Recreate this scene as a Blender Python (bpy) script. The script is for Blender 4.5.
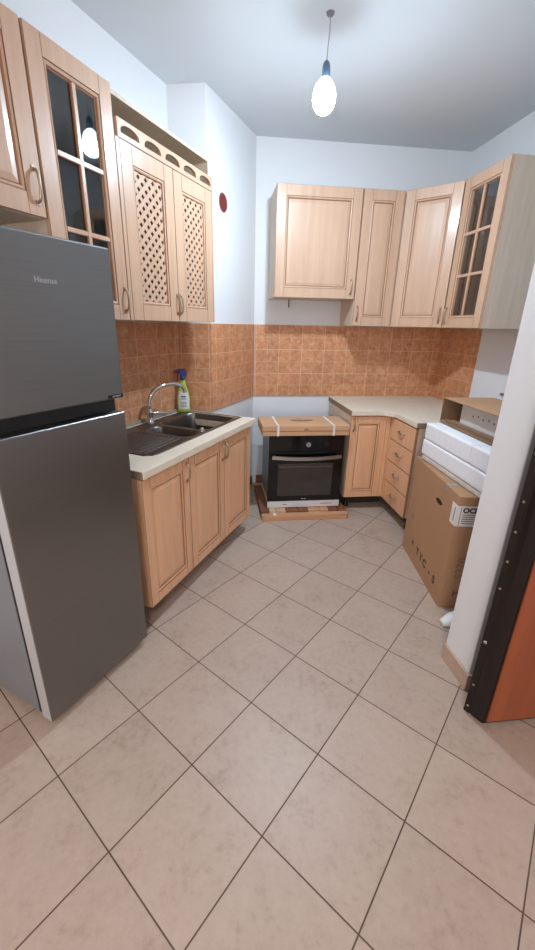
import bpy, bmesh, math, random
from mathutils import Vector, Matrix
random.seed(7)
scene = bpy.context.scene
for o in list(bpy.data.objects):
    bpy.data.objects.remove(o)
col = scene.collection
R = math.radians

# ------------------------------------------------------------------ camera
CAM_H = 1.5226
FPX, PITCH, ROLL, CX, CY = 393.4, 0.3514, 0.0206, 260.0, 468.7
cam = bpy.data.cameras.new('camera')
cam_o = bpy.data.objects.new('camera', cam)
col.objects.link(cam_o)
fwd = Vector((0, math.cos(PITCH), -math.sin(PITCH)))
rt = Vector((1, 0, 0)); up = rt.cross(fwd)
rt2 = rt*math.cos(ROLL) + up*math.sin(ROLL)
up2 = -rt*math.sin(ROLL) + up*math.cos(ROLL)
M = Matrix((rt2, up2, -fwd)).transposed().to_4x4()
M.translation = Vector((0, 0, CAM_H))
cam_o.matrix_world = M
cam.sensor_fit = 'VERTICAL'
cam.sensor_height = 36.0
cam.sensor_width = 36.0*535/950
cam.lens = FPX/950*36.0
cam.shift_x = (267.5-CX)/950
cam.shift_y = (CY-475)/950
cam.clip_start = 0.02
scene.camera = cam_o

# ------------------------------------------------------------------ world, lights, exposure
w = bpy.data.worlds.new('world'); scene.world = w
w.use_nodes = True
w.node_tree.nodes['Background'].inputs[0].default_value = (0.5, 0.5, 0.55, 1)
w.node_tree.nodes['Background'].inputs[1].default_value = 0.05
scene.view_settings.view_transform = 'Standard'
scene.view_settings.look = 'None'
scene.view_settings.gamma = 1
scene.view_settings.use_curve_mapping = False
scene.view_settings.exposure = 0.72
BULB_STRENGTH = 170.0
BULB_COLOR = (0.68, 0.85, 1.0)
def area(name, loc, target, size, energy, color):
    l = bpy.data.lights.new(name, 'AREA'); l.shape = 'DISK'; l.size = size
    l.energy = energy; l.color = color
    o = bpy.data.objects.new(name, l); col.objects.link(o)
    o.location = loc
    o.rotation_euler = (Vector(target)-Vector(loc)).to_track_quat('-Z', 'Y').to_euler()
    return o
area('hall_ceiling_light', (-0.15, -0.95, 2.80), (-0.15, -0.95, 0), 0.35, 18, (1.0, 0.90, 0.84))
area('rear_fill_light', (-0.7, -2.3, 1.55), (0.25, 3.0, 1.1), 1.3, 33, (1.0, 0.93, 0.90))  # added fill light behind the camera; no lit room is known there

# ------------------------------------------------------------------ frames
AB_ANG = R(6.8); TN_ANG = R(66.8)
e1 = Vector((math.cos(AB_ANG), math.sin(AB_ANG), 0)); e2 = Vector((-math.sin(AB_ANG), math.cos(AB_ANG), 0))
dS = Vector((math.cos(TN_ANG), math.sin(TN_ANG), 0)); dN = Vector((-math.sin(TN_ANG), math.cos(TN_ANG), 0))
def V(a, b, z=0.0): return e1*a + e2*b + Vector((0, 0, z))      # back-wall frame
def W(t, d, z=0.0): return dS*t + dN*d + Vector((0, 0, z))      # sink-wall frame (d = depth towards the wall)

# ------------------------------------------------------------------ materials
class NT:
    def __init__(s, name):
        s.m = bpy.data.materials.new(name); s.m.use_nodes = True
        s.t = s.m.node_tree; s.n = s.t.nodes; s.b = s.n['Principled BSDF']
    def node(s, typ, **kw):
        n = s.n.new(typ)
        for k, v in kw.items(): setattr(n, k, v)
        return n
    def link(s, a, b): s.t.links.new(a, b)
    def setin(s, sock, v):
        if hasattr(v, 'links') or isinstance(v, bpy.types.NodeSocket): s.link(v, sock)
        else: sock.default_value = v
    def math(s, op, a, b=0.0, c=0.0, clamp=False):
        n = s.node('ShaderNodeMath', operation=op, use_clamp=clamp)
        s.setin(n.inputs[0], a); s.setin(n.inputs[1], b); s.setin(n.inputs[2], c)
        return n.outputs[0]
    def coords(s, scale=(1, 1, 1), rot=(0, 0, 0), loc=(0, 0, 0)):
        c = s.node('ShaderNodeTexCoord'); mp = s.node('ShaderNodeMapping')
        mp.inputs['Scale'].default_value = scale; mp.inputs['Rotation'].default_value = rot
        mp.inputs['Location'].default_value = loc
        s.link(c.outputs['Object'], mp.inputs['Vector']); return mp.outputs[0]
    def noise(s, vec, scale, detail=4, rough=0.55, dist=0.0):
        n = s.node('ShaderNodeTexNoise'); s.link(vec, n.inputs['Vector'])
        n.inputs['Scale'].default_value = scale; n.inputs['Detail'].default_value = detail
        n.inputs['Roughness'].default_value = rough; n.inputs['Distortion'].default_value = dist
        return n.outputs[0]
    def ramp(s, fac, stops):
        n = s.node('ShaderNodeValToRGB'); s.setin(n.inputs[0], fac)
        e = n.color_ramp.elements
        while len(e) < len(stops): e.new(0.5)
        for el, (p, c) in zip(e, stops): el.position = p; el.color = (*c, 1)
        return n.outputs[0]
    def mix(s, fac, a, b, blend='MIX'):
        n = s.node('ShaderNodeMix', data_type='RGBA', blend_type=blend)
        s.setin(n.inputs[0], fac)
        for i, v in ((6, a), (7, b)):
            if isinstance(v, tuple): n.inputs[i].default_value = (*v, 1)
            else: s.link(v, n.inputs[i])
        return n.outputs[2]
    def bump(s, h, strength=0.2, dist=0.002):
        n = s.node('ShaderNodeBump'); s.link(h, n.inputs['Height'])
        n.inputs['Strength'].default_value = strength; n.inputs['Distance'].default_value = dist
        s.link(n.outputs[0], s.b.inputs['Normal'])
    def base(s, c):
        if isinstance(c, tuple): s.b.inputs['Base Color'].default_value = (*c, 1)
        else: s.link(c, s.b.inputs['Base Color'])
    def p(s, **kw):
        for k, v in kw.items(): s.b.inputs[k.replace('_', ' ')].default_value = v
def lin(r, g, b):
    f = lambda c: ((c/255+0.055)/1.055)**2.4 if c > 10 else c/255/12.92
    return (f(r), f(g), f(b))
def simple(name, rgb, rough=0.5, metal=0.0, var=0.06, nscale=9.0, bump=0.0, **kw):
    t = NT(name); v = t.coords()
    n = t.noise(v, nscale)
    c = lin(*rgb); lo = tuple(x*(1-var) for x in c); hi = tuple(min(1, x*(1+var)) for x in c)
    t.base(t.ramp(n, [(0.3, lo), (0.7, hi)]))
    t.p(Roughness=rough, Metallic=metal, **kw)
    if bump: t.bump(t.noise(v, nscale*12, 3), bump, 0.001)
    return t.m
def wood(name, rgb, var=0.10, rough=0.38, axis='Z', fine=1.0, coat=0.0):
    t = NT(name)
    sc = {'Z': (28, 28, 1.6), 'X': (1.6, 28, 28), 'Y': (28, 1.6, 28)}[axis]
    v = t.coords(tuple(x*fine for x in sc))
    n = t.noise(v, 1.0, 5, 0.6, 0.4); n2 = t.noise(v, 6.0, 3, 0.6)
    s = t.math('ADD', t.math('MULTIPLY', n, 0.7), t.math('MULTIPLY', n2, 0.3))
    c = lin(*rgb); lo = tuple(x*(1-var*1.3) for x in c); hi = tuple(min(1, x*(1+var)) for x in c)
    t.base(t.ramp(s, [(0.35, lo), (0.62, hi)]))
    t.p(Roughness=rough, Coat_Weight=coat, Coat_Roughness=0.15)
    t.bump(s, 0.05, 0.0006)
    return t.m

PAINT = simple('white_wall_paint', (226, 226, 228), 0.85, var=0.015, nscale=2.0, bump=0.08)
CEIL = simple('white_ceiling_paint', (210, 214, 218), 0.9, var=0.02, nscale=1.5, bump=0.08)
OAK = wood('pale_oak_front', (199, 162, 135), 0.06, coat=0.25)
BACKING = simple('dark_brown_backing_cloth', (66, 46, 34), 0.9)
OAKX = wood('pale_oak_front_horizontal', (199, 162, 135), 0.06, axis='X', coat=0.25)
OAKBASE = wood('honey_oak_front', (224, 174, 136), 0.07, coat=0.15)
GLAZE = simple('brown_groove_glaze', (160, 112, 80), 0.5)
DARKLINE = simple('dark_joint_line', (128, 90, 66), 0.6)
CARC = wood('whitewashed_oak_carcass', (204, 186, 166), 0.07, rough=0.5)
CARCIN = wood('carcass_interior_oak', (186, 172, 152), 0.05, rough=0.6)
NICKEL = simple('aged_nickel', (176, 158, 136), 0.32, 0.9)
STEEL = simple('sink_steel', (120, 117, 114), 0.36, 1.0, var=0.04)
CHROME = simple('chrome', (205, 205, 205), 0.1, 1.0, var=0.01)
BLACK = simple('black_plastic', (18, 18, 20), 0.4)
DARK = simple('dark_graphite', (38, 38, 40), 0.5)
BLKGLASS = simple('black_oven_glass', (10, 10, 12), 0.12)
WHITEPL = simple('white_plastic', (225, 225, 225), 0.5)
FOAM = simple('white_polystyrene', (232, 232, 236), 0.8, var=0.03, nscale=30, bump=0.3)
WRAP = simple('thin_milky_wrap', (205, 200, 196), 0.35, var=0.15, nscale=20, bump=0.6)
CARD = simple('brown_cardboard', (174, 132, 98), 0.85, var=0.06, nscale=3, bump=0.05)
CARD2 = simple('tan_cardboard', (198, 154, 118), 0.85, var=0.05, nscale=5, bump=0.05)
CARDIN = simple('cardboard_inner', (132, 104, 80), 0.9, var=0.06)
INK = simple('grey_printing_ink', (78, 64, 58), 0.8)
INKL = simple('faint_printing_ink', (140, 104, 80), 0.8)
LABEL = simple('white_paper_label', (225, 222, 218), 0.6)
TEXTGREY = simple('pale_grey_lettering', (205, 208, 210), 0.4)
RUBBER = simple('black_rubber', (22, 20, 20), 0.7)

def glass_mat():
    t = NT('clear_cabinet_glass')
    n = t.n; out = n['Material Output']
    tr = t.node('ShaderNodeBsdfTransparent'); tr.inputs[0].default_value = (0.90, 0.91, 0.91, 1)
    gl = t.node('ShaderNodeBsdfGlossy'); gl.inputs['Roughness'].default_value = 0.025
    fr = t.node('ShaderNodeFresnel'); fr.inputs[0].default_value = 1.52
    f2 = t.math('MULTIPLY', fr.outputs[0], 2.5, clamp=True)
    mx = t.node('ShaderNodeMixShader'); t.link(f2, mx.inputs[0]); t.link(tr.outputs[0], mx.inputs[1]); t.link(gl.outputs[0], mx.inputs[2])
    t.link(mx.outputs[0], out.inputs[0]); return t.m
GLASS = glass_mat()

def brushed():
    t = NT('brushed_stainless_door')
    v = t.coords((1.0, 1.0, 220)); n = t.noise(v, 3.0, 2)
    t.base(t.ramp(n, [(0.3, lin(131, 131, 131)), (0.7, lin(139, 138, 137))]))
    t.p(Metallic=1.0, Anisotropic=0.6, Anisotropic_Rotation=0.0)
    r = t.math('MULTIPLY_ADD', n, 0.04, 0.32); t.link(r, t.b.inputs['Roughness'])
    return t.m
BRUSH = brushed()
DOORSIDE = simple('pale_silver_door_edge', (196, 196, 198), 0.4, 0.3, var=0.01)
GREYSIDE = simple('silver_grey_painted_steel', (134, 136, 142), 0.45, 0.3, var=0.02)

def grid_lines(t, x, y, half):
    """1 on grout, from fractional cell coordinates; x, y in cells"""
    out = None
    for c in (x, y):
        f = t.math('FRACT', c); d = t.math('ABSOLUTE', t.math('SUBTRACT', f, 0.5))
        g = t.math('SUBTRACT', d, 0.5-half)
        g = t.math('MULTIPLY_ADD', g, 1/(half*0.45), 0.0, clamp=True)
        out = g if out is None else t.math('MAXIMUM', out, g)
    return out
def floor_mat():
    t = NT('beige_floor_tile')
    S = 0.333; psi = 0.8865; ox, oy = 0.1270*CAM_H, 0.9829*CAM_H
    c = t.node('ShaderNodeTexCoord'); sp = t.node('ShaderNodeSeparateXYZ'); t.link(c.outputs['Object'], sp.inputs[0])
    X = t.math('SUBTRACT', sp.outputs[0], ox); Y = t.math('SUBTRACT', sp.outputs[1], oy)
    cs, sn = math.cos(psi), math.sin(psi)
    u = t.math('MULTIPLY', t.math('ADD', t.math('MULTIPLY', X, cs), t.math('MULTIPLY', Y, sn)), 1/S)
    v = t.math('MULTIPLY', t.math('SUBTRACT', t.math('MULTIPLY', X, sn), t.math('MULTIPLY', Y, cs)), 1/S)
    g = grid_lines(t, u, v, 0.0085)
    cmb = t.node('ShaderNodeCombineXYZ'); t.link(t.math('FLOOR', u), cmb.inputs[0]); t.link(t.math('FLOOR', v), cmb.inputs[1])
    wn = t.node('ShaderNodeTexWhiteNoise'); t.link(cmb.outputs[0], wn.inputs[0])
    off = t.node('ShaderNodeVectorMath', operation='MULTIPLY_ADD'); t.link(wn.outputs['Color'], off.inputs[0])
    off.inputs[1].default_value = (9, 9, 9); t.link(c.outputs['Object'], off.inputs[2])
    n1 = t.noise(off.outputs[0], 5.0, 6, 0.62, 0.6); n2 = t.noise(off.outputs[0], 38.0, 4, 0.7)
    s = t.math('ADD', t.math('MULTIPLY', n1, 0.5), t.math('MULTIPLY', n2, 0.5))
    tile = t.ramp(s, [(0.34, lin(168, 146, 130)), (0.46, lin(182, 161, 146)), (0.64, lin(190, 170, 155))])
    tint = t.math('MULTIPLY_ADD', wn.outputs['Value'], 0.08, 0.95)
    hs = t.node('ShaderNodeHueSaturation'); t.link(tile, hs.inputs['Color']); t.link(tint, hs.inputs['Value'])
    gn = t.noise(c.outputs['Object'], 2.2, 2)
    grout = t.ramp(gn, [(0.35, lin(78, 58, 45)), (0.66, lin(100, 80, 65)), (0.75, lin(170, 150, 134))])
    t.base(t.mix(g, hs.outputs[0], grout))
    r = t.math('MULTIPLY_ADD', n2, 0.18, 0.33); t.link(t.math('MAXIMUM', r, t.math('MULTIPLY', g, 0.8)), t.b.inputs['Roughness'])
    h = t.math('SUBTRACT', t.math('MULTIPLY', n2, 0.08), g); t.bump(h, 0.35, 0.0015)
    return t.m
FLOOR = floor_mat()
def splash_mat(name, x0, z0, wob=0.0):
    """terracotta wall tile: 0.214 m tiles with a printed half cross; local x along the wall"""
    t = NT(name); S = 0.2126
    c = t.node('ShaderNodeTexCoord'); sp = t.node('ShaderNodeSeparateXYZ'); t.link(c.outputs['Object'], sp.inputs[0])
    u = t.math('MULTIPLY', t.math('SUBTRACT', sp.outputs[0], x0), 1/S)
    v = t.math('MULTIPLY', t.math('SUBTRACT', sp.outputs[2], z0), 1/S)
    g = grid_lines(t, u, v, 0.011)
    u2 = t.math('MULTIPLY', u, 2.0); v2 = t.math('MULTIPLY', v, 2.0)
    g2 = grid_lines(t, u2, v2, 0.026)
    cmb = t.node('ShaderNodeCombineXYZ'); t.link(t.math('FLOOR', u), cmb.inputs[0]); t.link(t.math('FLOOR', v), cmb.inputs[1])
    wn = t.node('ShaderNodeTexWhiteNoise'); t.link(cmb.outputs[0], wn.inputs[0])
    cm2 = t.node('ShaderNodeCombineXYZ'); t.link(t.math('FLOOR', u2), cm2.inputs[0]); t.link(t.math('FLOOR', v2), cm2.inputs[1])
    wn2 = t.node('ShaderNodeTexWhiteNoise'); t.link(cm2.outputs[0], wn2.inputs[0])
    n1 = t.noise(c.outputs['Object'], 22.0, 5, 0.65, 0.8); n3 = t.noise(c.outputs['Object'], 60.0, 3, 0.6, 1.5)
    s = t.math('ADD', t.math('MULTIPLY', n1, 0.75), t.math('MULTIPLY', n3, 0.25))
    tile = t.ramp(s, [(0.34, lin(178, 114, 76)), (0.50, lin(204, 142, 102)), (0.68, lin(222, 170, 130))])
    val = t.math('ADD', t.math('MULTIPLY_ADD', wn2.outputs['Value'], 0.16, 0.86), t.math('MULTIPLY', wn.outputs['Value'], 0.06))
    hs = t.node('ShaderNodeHueSaturation'); t.link(tile, hs.inputs['Color']); t.link(val, hs.inputs['Value'])
    weak = t.math('MULTIPLY', g2, t.math('MULTIPLY_ADD', n3, 1.2, 0.2), clamp=True)
    col1 = t.mix(weak, hs.outputs[0], lin(214, 172, 132))
    t.base(t.mix(g, col1, lin(222, 186, 154)))
    t.p(Roughness=0.38)
    t.bump(t.math('SUBTRACT', t.math('MULTIPLY', n1, 0.3), t.math('MAXIMUM', g, t.math('MULTIPLY', g2, 0.4))), 0.35, 0.0015)
    return t.m
def worktop_mat():
    t = NT('cream_laminate_worktop'); v = t.coords((1, 1, 1))
    n = t.noise(v, 14, 6, 0.7, 0.5); n2 = t.noise(v, 150, 2)
    s = t.math('ADD', t.math('MULTIPLY', n, 0.6), t.math('MULTIPLY', n2, 0.4))
    t.base(t.ramp(s, [(0.36, lin(216, 202, 182)), (0.62, lin(230, 217, 200))])); t.p(Roughness=0.4); return t.m
TOPM = worktop_mat()
CHIP = simple('raw_chipboard_edge', (140, 118, 96), 0.9, var=0.25, nscale=120)
REDWOOD = wood('reddish_brown_veneer', (152, 80, 50), 0.10, rough=0.35, fine=0.6)
DOORSTEEL = simple('dark_brown_painted_steel', (26, 18, 18), 0.35, 0.2)
PLANKLIGHT = wood('light_pallet_wood', (200, 150, 112), 0.14, rough=0.7, axis='X')
PLANKDARK = wood('brown_pallet_wood', (128, 80, 52), 0.18, rough=0.75, axis='Y')
SKIRT = simple('beige_skirting_tile', (188, 160, 140), 0.4, var=0.06, nscale=12)
SKIRTB = simple('brown_skirting_tile', (150, 104, 76), 0.5, var=0.1, nscale=12)

# ------------------------------------------------------------------ mesh helpers
class MB:
    def __init__(s): s.v = []; s.f = []; s.mi = []; s.sm = []
    def add(s, vs, fs, mi=0, smooth=False):
        o = len(s.v); s.v += [tuple(v) for v in vs]
        for f in fs: s.f.append([i+o for i in f]); s.mi.append(mi); s.sm.append(smooth)
        return s
    def box(s, x0, x1, y0, y1, z0, z1, mi=0):
        vs = [(x, y, z) for z in (z0, z1) for y in (y0, y1) for x in (x0, x1)]
        return s.add(vs, [(0, 2, 3, 1), (4, 5, 7, 6), (0, 1, 5, 4), (2, 6, 7, 3), (0, 4, 6, 2), (1, 3, 7, 5)], mi)
    def prism(s, pts, z0, z1, mi=0, axis='z'):
        """pts counter-clockwise polygon; axis z: (x,y); axis y: (x,z) extruded along y"""
        n = len(pts)
        if axis == 'z': vs = [(p[0], p[1], z0) for p in pts]+[(p[0], p[1], z1) for p in pts]
        else: vs = [(p[0], z0, p[1]) for p in pts]+[(p[0], z1, p[1]) for p in pts]
        fs = [list(range(n))[::-1], list(range(n, 2*n))]+[(i, (i+1) % n, n+(i+1) % n, n+i) for i in range(n)]
        return s.add(vs, fs, mi)
    def lathe(s, prof, c=(0, 0, 0), seg=24, sx=1, sy=1, mi=0, axis='z', smooth=True):
        vs = []; fs = []
        for r, z in prof:
            for k in range(seg):
                a = 2*math.pi*k/seg; p = (r*sx*math.cos(a), r*sy*math.sin(a), z)
                if axis == 'y': p = (p[0], p[2], p[1])
                elif axis == 'x': p = (p[2], p[0], p[1])
                vs.append((p[0]+c[0], p[1]+c[1], p[2]+c[2]))
        for i in range(len(prof)-1):
            for k in range(seg):
                k2 = (k+1) % seg; fs.append((i*seg+k, i*seg+k2, (i+1)*seg+k2, (i+1)*seg+k))
        s.add(vs, fs, mi, smooth)
        s.add(vs[:seg], [list(range(seg))[::-1]], mi); s.add(vs[-seg:], [list(range(seg))], mi)
        return s
    def tube(s, pts, r, seg=10, mi=0, flat=1.0):
        pts = [Vector(p) for p in pts]; n = len(pts); vs = []; fs = []
        rr = r if isinstance(r, (list, tuple)) else [r]*n
        t0 = (pts[1]-pts[0]).normalized()
        a = Vector((0, 0, 1)) if abs(t0.z) < 0.9 else Vector((1, 0, 0))
        nrm = (a - t0*a.dot(t0)).normalized()
        for i, p in enumerate(pts):
            t = (pts[min(i+1, n-1)]-pts[max(i-1, 0)]).normalized()
            nrm = (nrm - t*nrm.dot(t)).normalized(); b = t.cross(nrm)
            for k in range(seg):
                an = 2*math.pi*k/seg
                vs.append(p + (nrm*math.cos(an)*flat + b*math.sin(an))*rr[i])
        for i in range(n-1):
            for k in range(seg):
                k2 = (k+1) % seg; fs.append((i*seg+k, i*seg+k2, (i+1)*seg+k2, (i+1)*seg+k))
        s.add(vs, fs, mi, True)
        s.add(vs[:seg], [list(range(seg))[::-1]], mi); s.add(vs[-seg:], [list(range(seg))], mi)
        return s
    def rings(s, x0, x1, z0, z1, prof, fill=True):
        """nested rectangles: prof = [(inset, y, mat)], mat is that of the strip leading to this ring"""
        vs = []
        for ins, y, m in prof:
            vs += [(x0+ins, y, z0+ins), (x1-ins, y, z0+ins), (x1-ins, y, z1-ins), (x0+ins, y, z1-ins)]
        o = len(s.v); s.v += vs
        for i in range(1, len(prof)):
            for k in range(4):
                k2 = (k+1) % 4
                s.f.append([o+(i-1)*4+k, o+(i-1)*4+k2, o+i*4+k2, o+i*4+k]); s.mi.append(prof[i][2]); s.sm.append(False)
        s.f.append([o+3, o+2, o+1, o]) if fill else None
        if fill:
            s.mi.append(0); s.sm.append(False)
            l = o+(len(prof)-1)*4; s.f.append([l, l+1, l+2, l+3]); s.mi.append(0); s.sm.append(False)
        return s
    def build(s, name, mats, parent=None, bevel=0.0, seg=2, loc=None, fix=True):
        me = bpy.data.meshes.new(name); me.from_pydata([tuple(v) for v in s.v], [], s.f)
        for m in (mats if isinstance(mats, (list, tuple)) else [mats]): me.materials.append(m)
        for p, mi, sm in zip(me.polygons, s.mi, s.sm): p.material_index = mi; p.use_smooth = sm
        if fix:
            bm = bmesh.new(); bm.from_mesh(me)
            bmesh.ops.recalc_face_normals(bm, faces=bm.faces); bm.to_mesh(me); bm.free()
        me.update()
        o = bpy.data.objects.new(name, me); col.objects.link(o)
        if parent: o.parent = parent
        if loc is not None: o.location = loc
        if bevel:
            b = o.modifiers.new('bevel', 'BEVEL'); b.width = bevel; b.segments = seg; b.limit_method = 'ANGLE'; b.angle_limit = R(40)
        return o
def thing(name, label, cat, loc=(0, 0, 0), ang=0.0, group=None):
    o = bpy.data.objects.new(name, None); col.objects.link(o); o.empty_display_size = 0.1
    o.location = loc; o.rotation_euler = (0, 0, ang); tag(o, label, cat, group); return o
def tag(o, label, cat, group=None):
    o['label'] = label; o['category'] = cat
    if group: o['group'] = group
    return o
def struct(o): o['kind'] = 'structure'; return o
def text(name, body, size, mat, parent, mat4, depth=0.0006, align='CENTER', bold=0.0):
    cu = bpy.data.curves.new(name, 'FONT'); cu.body = body; cu.size = size; cu.extrude = depth
    cu.align_x = align; cu.align_y = 'CENTER'; cu.offset = bold
    t = bpy.data.objects.new(name, cu); col.objects.link(t)
    bpy.context.view_layer.update()
    me = bpy.data.meshes.new_from_object(t.evaluated_get(bpy.context.evaluated_depsgraph_get()))
    bpy.data.objects.remove(t); bpy.data.curves.remove(cu)
    me.transform(mat4); me.name = name
    me.materials.clear(); me.materials.append(mat)
    o = bpy.data.objects.new(name, me); col.objects.link(o); o.parent = parent; return o
FRONT = Matrix.Rotation(R(90), 4, 'X')        # text upright, readable from -y

# ------------------------------------------------------------------ room shell
CZ = 2.89
def xy(v): return (v.x, v.y)
S0, S1, S2, S3 = W(-3.6, 1.78), W(2.57, 1.78), W(2.64, 1.545), W(3.4035, 1.545)
S4, S5 = V(2.15, 3.72), V(2.15, -3.0)
# hall end: meets the sink wall line
den = dS.dot(e2); tt = (-3.0 - (dN*1.78).dot(e2))/den
S6 = W(tt, 1.78)
fl = MB(); fl.prism([xy(V(-4, -3.2)), xy(V(2.4, -3.2)), xy(V(2.4, 4.0)), xy(V(-4, 4.0))], -0.06, 0.0)
struct(fl.build('floor', FLOOR))
ce = MB(); ce.prism([xy(V(-4, -3.2)), xy(V(2.4, -3.2)), xy(V(2.4, 4.0)), xy(V(-4, 4.0))], CZ, CZ+0.06)
struct(ce.build('ceiling', CEIL))
def wall(name, p, q, th=0.12, z0=0.0, z1=CZ, mat=PAINT, ext=0.0):
    d = (q-p).normalized(); n = Vector((d.y, -d.x, 0))     # room on the left of p->q ... outside = right
    pts = [xy(p-d*ext), xy(p-d*ext+n*th), xy(q+d*ext+n*th), xy(q+d*ext)]
    m = MB(); m.prism(pts, z0, z1); return struct(m.build(name, mat))
# walk clockwise seen from above so that the outside is on the left; reversed pairs give the right side
wall('wall_left', S1, S6)
wall('wall_recess', S2, S1, th=0.05)
wall('wall_chimney', S3, S2, th=0.2)
wall('wall_back', S4, S3, ext=0.1)
wall('wall_right', S5, S4)
wall('wall_hall', S6, S5, ext=0.1)
# partition whose end we see beside the steel door
pm = MB(); pm.prism([xy(V(1.097, 1.212)), xy(V(2.15, 1.212)), xy(V(2.15, 1.395)), xy(V(1.097, 1.395))], 0, CZ)
struct(pm.build('wall_partition', PAINT, bevel=0.004))
# skirtings
sk = MB(); sk.prism([xy(V(1.085, 1.200)), xy(V(1.097, 1.200)), xy(V(1.097, 1.395)), xy(V(1.085, 1.395))], 0.0, 0.085)
sk.prism([xy(V(1.097, 1.200)), xy(V(2.1, 1.200)), xy(V(2.1, 1.212)), xy(V(1.097, 1.212))], 0.0, 0.085)
struct(sk.build('baseboard_partition', SKIRT, bevel=0.002))
sk = MB()
n_in = -dN
sk.prism([xy(W(2.645, 1.535)), xy(W(3.39, 1.535)), xy(W(3.39, 1.545)), xy(W(2.645, 1.545))], 0.0, 0.085)
struct(sk.build('baseboard_chimney', SKIRTB))
sk = MB(); sk.prism([xy(V(0.40, 3.708)), xy(V(1.09, 3.708)), xy(V(1.09, 3.72)), xy(V(0.40, 3.72))], 0.0, 0.085)
struct(sk.build('baseboard_back', SKIRTB))
# tiled splashbacks: thin slabs fixed to the walls, local x along the wall, front at -y
def splash(name, p, q, z0, z1, x0, zg, th=0.008):
    d = (q-p); L = d.length; ang = math.atan2(d.y, d.x)
    m = MB(); m.box(0, L, -th, 0, z0, z1)
    o = m.build(name, splash_mat(name+'_terracotta', x0, zg))
    o.location = p; o.rotation_euler = (0, 0, ang); return struct(o)
ZT0, ZT1 = 0.885, 1.523
splash('trim_1', W(1.0, 1.78), W(2.565, 1.78), ZT0, ZT1, 0.03, ZT0)
splash('trim_2', S1, S2, ZT0, ZT1, 0.02, ZT0)
splash('trim_3', W(2.632, 1.545), W(3.395, 1.545), ZT0, ZT1, 0.07, ZT0)
splash('trim_4', V(0.372, 3.72), V(2.142, 3.72), ZT0, ZT1, 0.01, ZT0)
splash('trim_5', V(2.15, 3.712), V(2.15, 3.13), ZT0, ZT1, 0.0, ZT0)

# ------------------------------------------------------------------ joinery builders
def handle_v(parent, x, z0, z1, y=0.0, mat=NICKEL):
    L = z1-z0; pts = []
    for k in range(13):
        f = k/12; a = math.sin(math.pi*f)**0.28 if 0 < f < 1 else 0
        pts.append((x, y+0.001-0.023*a, z0+L*f))
    m = MB(); m.tube(pts, 0.0052, 10)
    m.box(x-0.008, x+0.008, y-0.003, y+0.001, z0-0.009, z0+0.009); m.box(x-0.008, x+0.008, y-0.003, y+0.001, z1-0.009, z1+0.009)
    return m.build('handle', mat, parent)
def handle_h(parent, x0, x1, z, y=0.0, mat=NICKEL):
    L = x1-x0; pts = []
    for k in range(13):
        f = k/12; a = math.sin(math.pi*f)**0.3 if 0 < f < 1 else 0
        pts.append((x0+L*f, y+0.001-0.024*a, z-0.004*a))
    m = MB(); m.tube(pts, 0.006, 10)
    m.box(x0-0.008, x0+0.008, y-0.003, y+0.001, z-0.008, z+0.008); m.box(x1-0.008, x1+0.008, y-0.003, y+0.001, z-0.008, z+0.008)
    return m.build('handle', mat, parent)
def joint_lines(m, x0, x1, z0, z1, s, y=-0.0004, mi=2):
    for x in (x0+s, x1-s):
        m.box(x-0.0011, x+0.0011, y, 0.001, z0+0.003, z0+s, mi); m.box(x-0.0011, x+0.0011, y, 0.001, z1-s, z1-0.003, mi)
def clip_strip(p, ang, half, x0, x1, z0, z1):
    d = (math.cos(ang), math.sin(ang)); n = (-d[1], d[0]); L = 5
    poly = [(p[0]+sx*L*d[0]+sy*half*n[0], p[1]+sx*L*d[1]+sy*half*n[1]) for sx, sy in ((-1, -1), (1, -1), (1, 1), (-1, 1))]
    for ax, lim, sg in ((0, x0, 1), (0, x1, -1), (1, z0, 1), (1, z1, -1)):
        out = []
        for i in range(len(poly)):
            a, b = poly[i], poly[(i+1) % len(poly)]
            da, db = sg*(a[ax]-lim), sg*(b[ax]-lim)
            if da >= 0: out.append(a)
            if da*db < 0:
                f = da/(da-db); out.append((a[0]+f*(b[0]-a[0]), a[1]+f*(b[1]-a[1])))
        poly = out
        if len(poly) < 3: return None
    return poly
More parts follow.
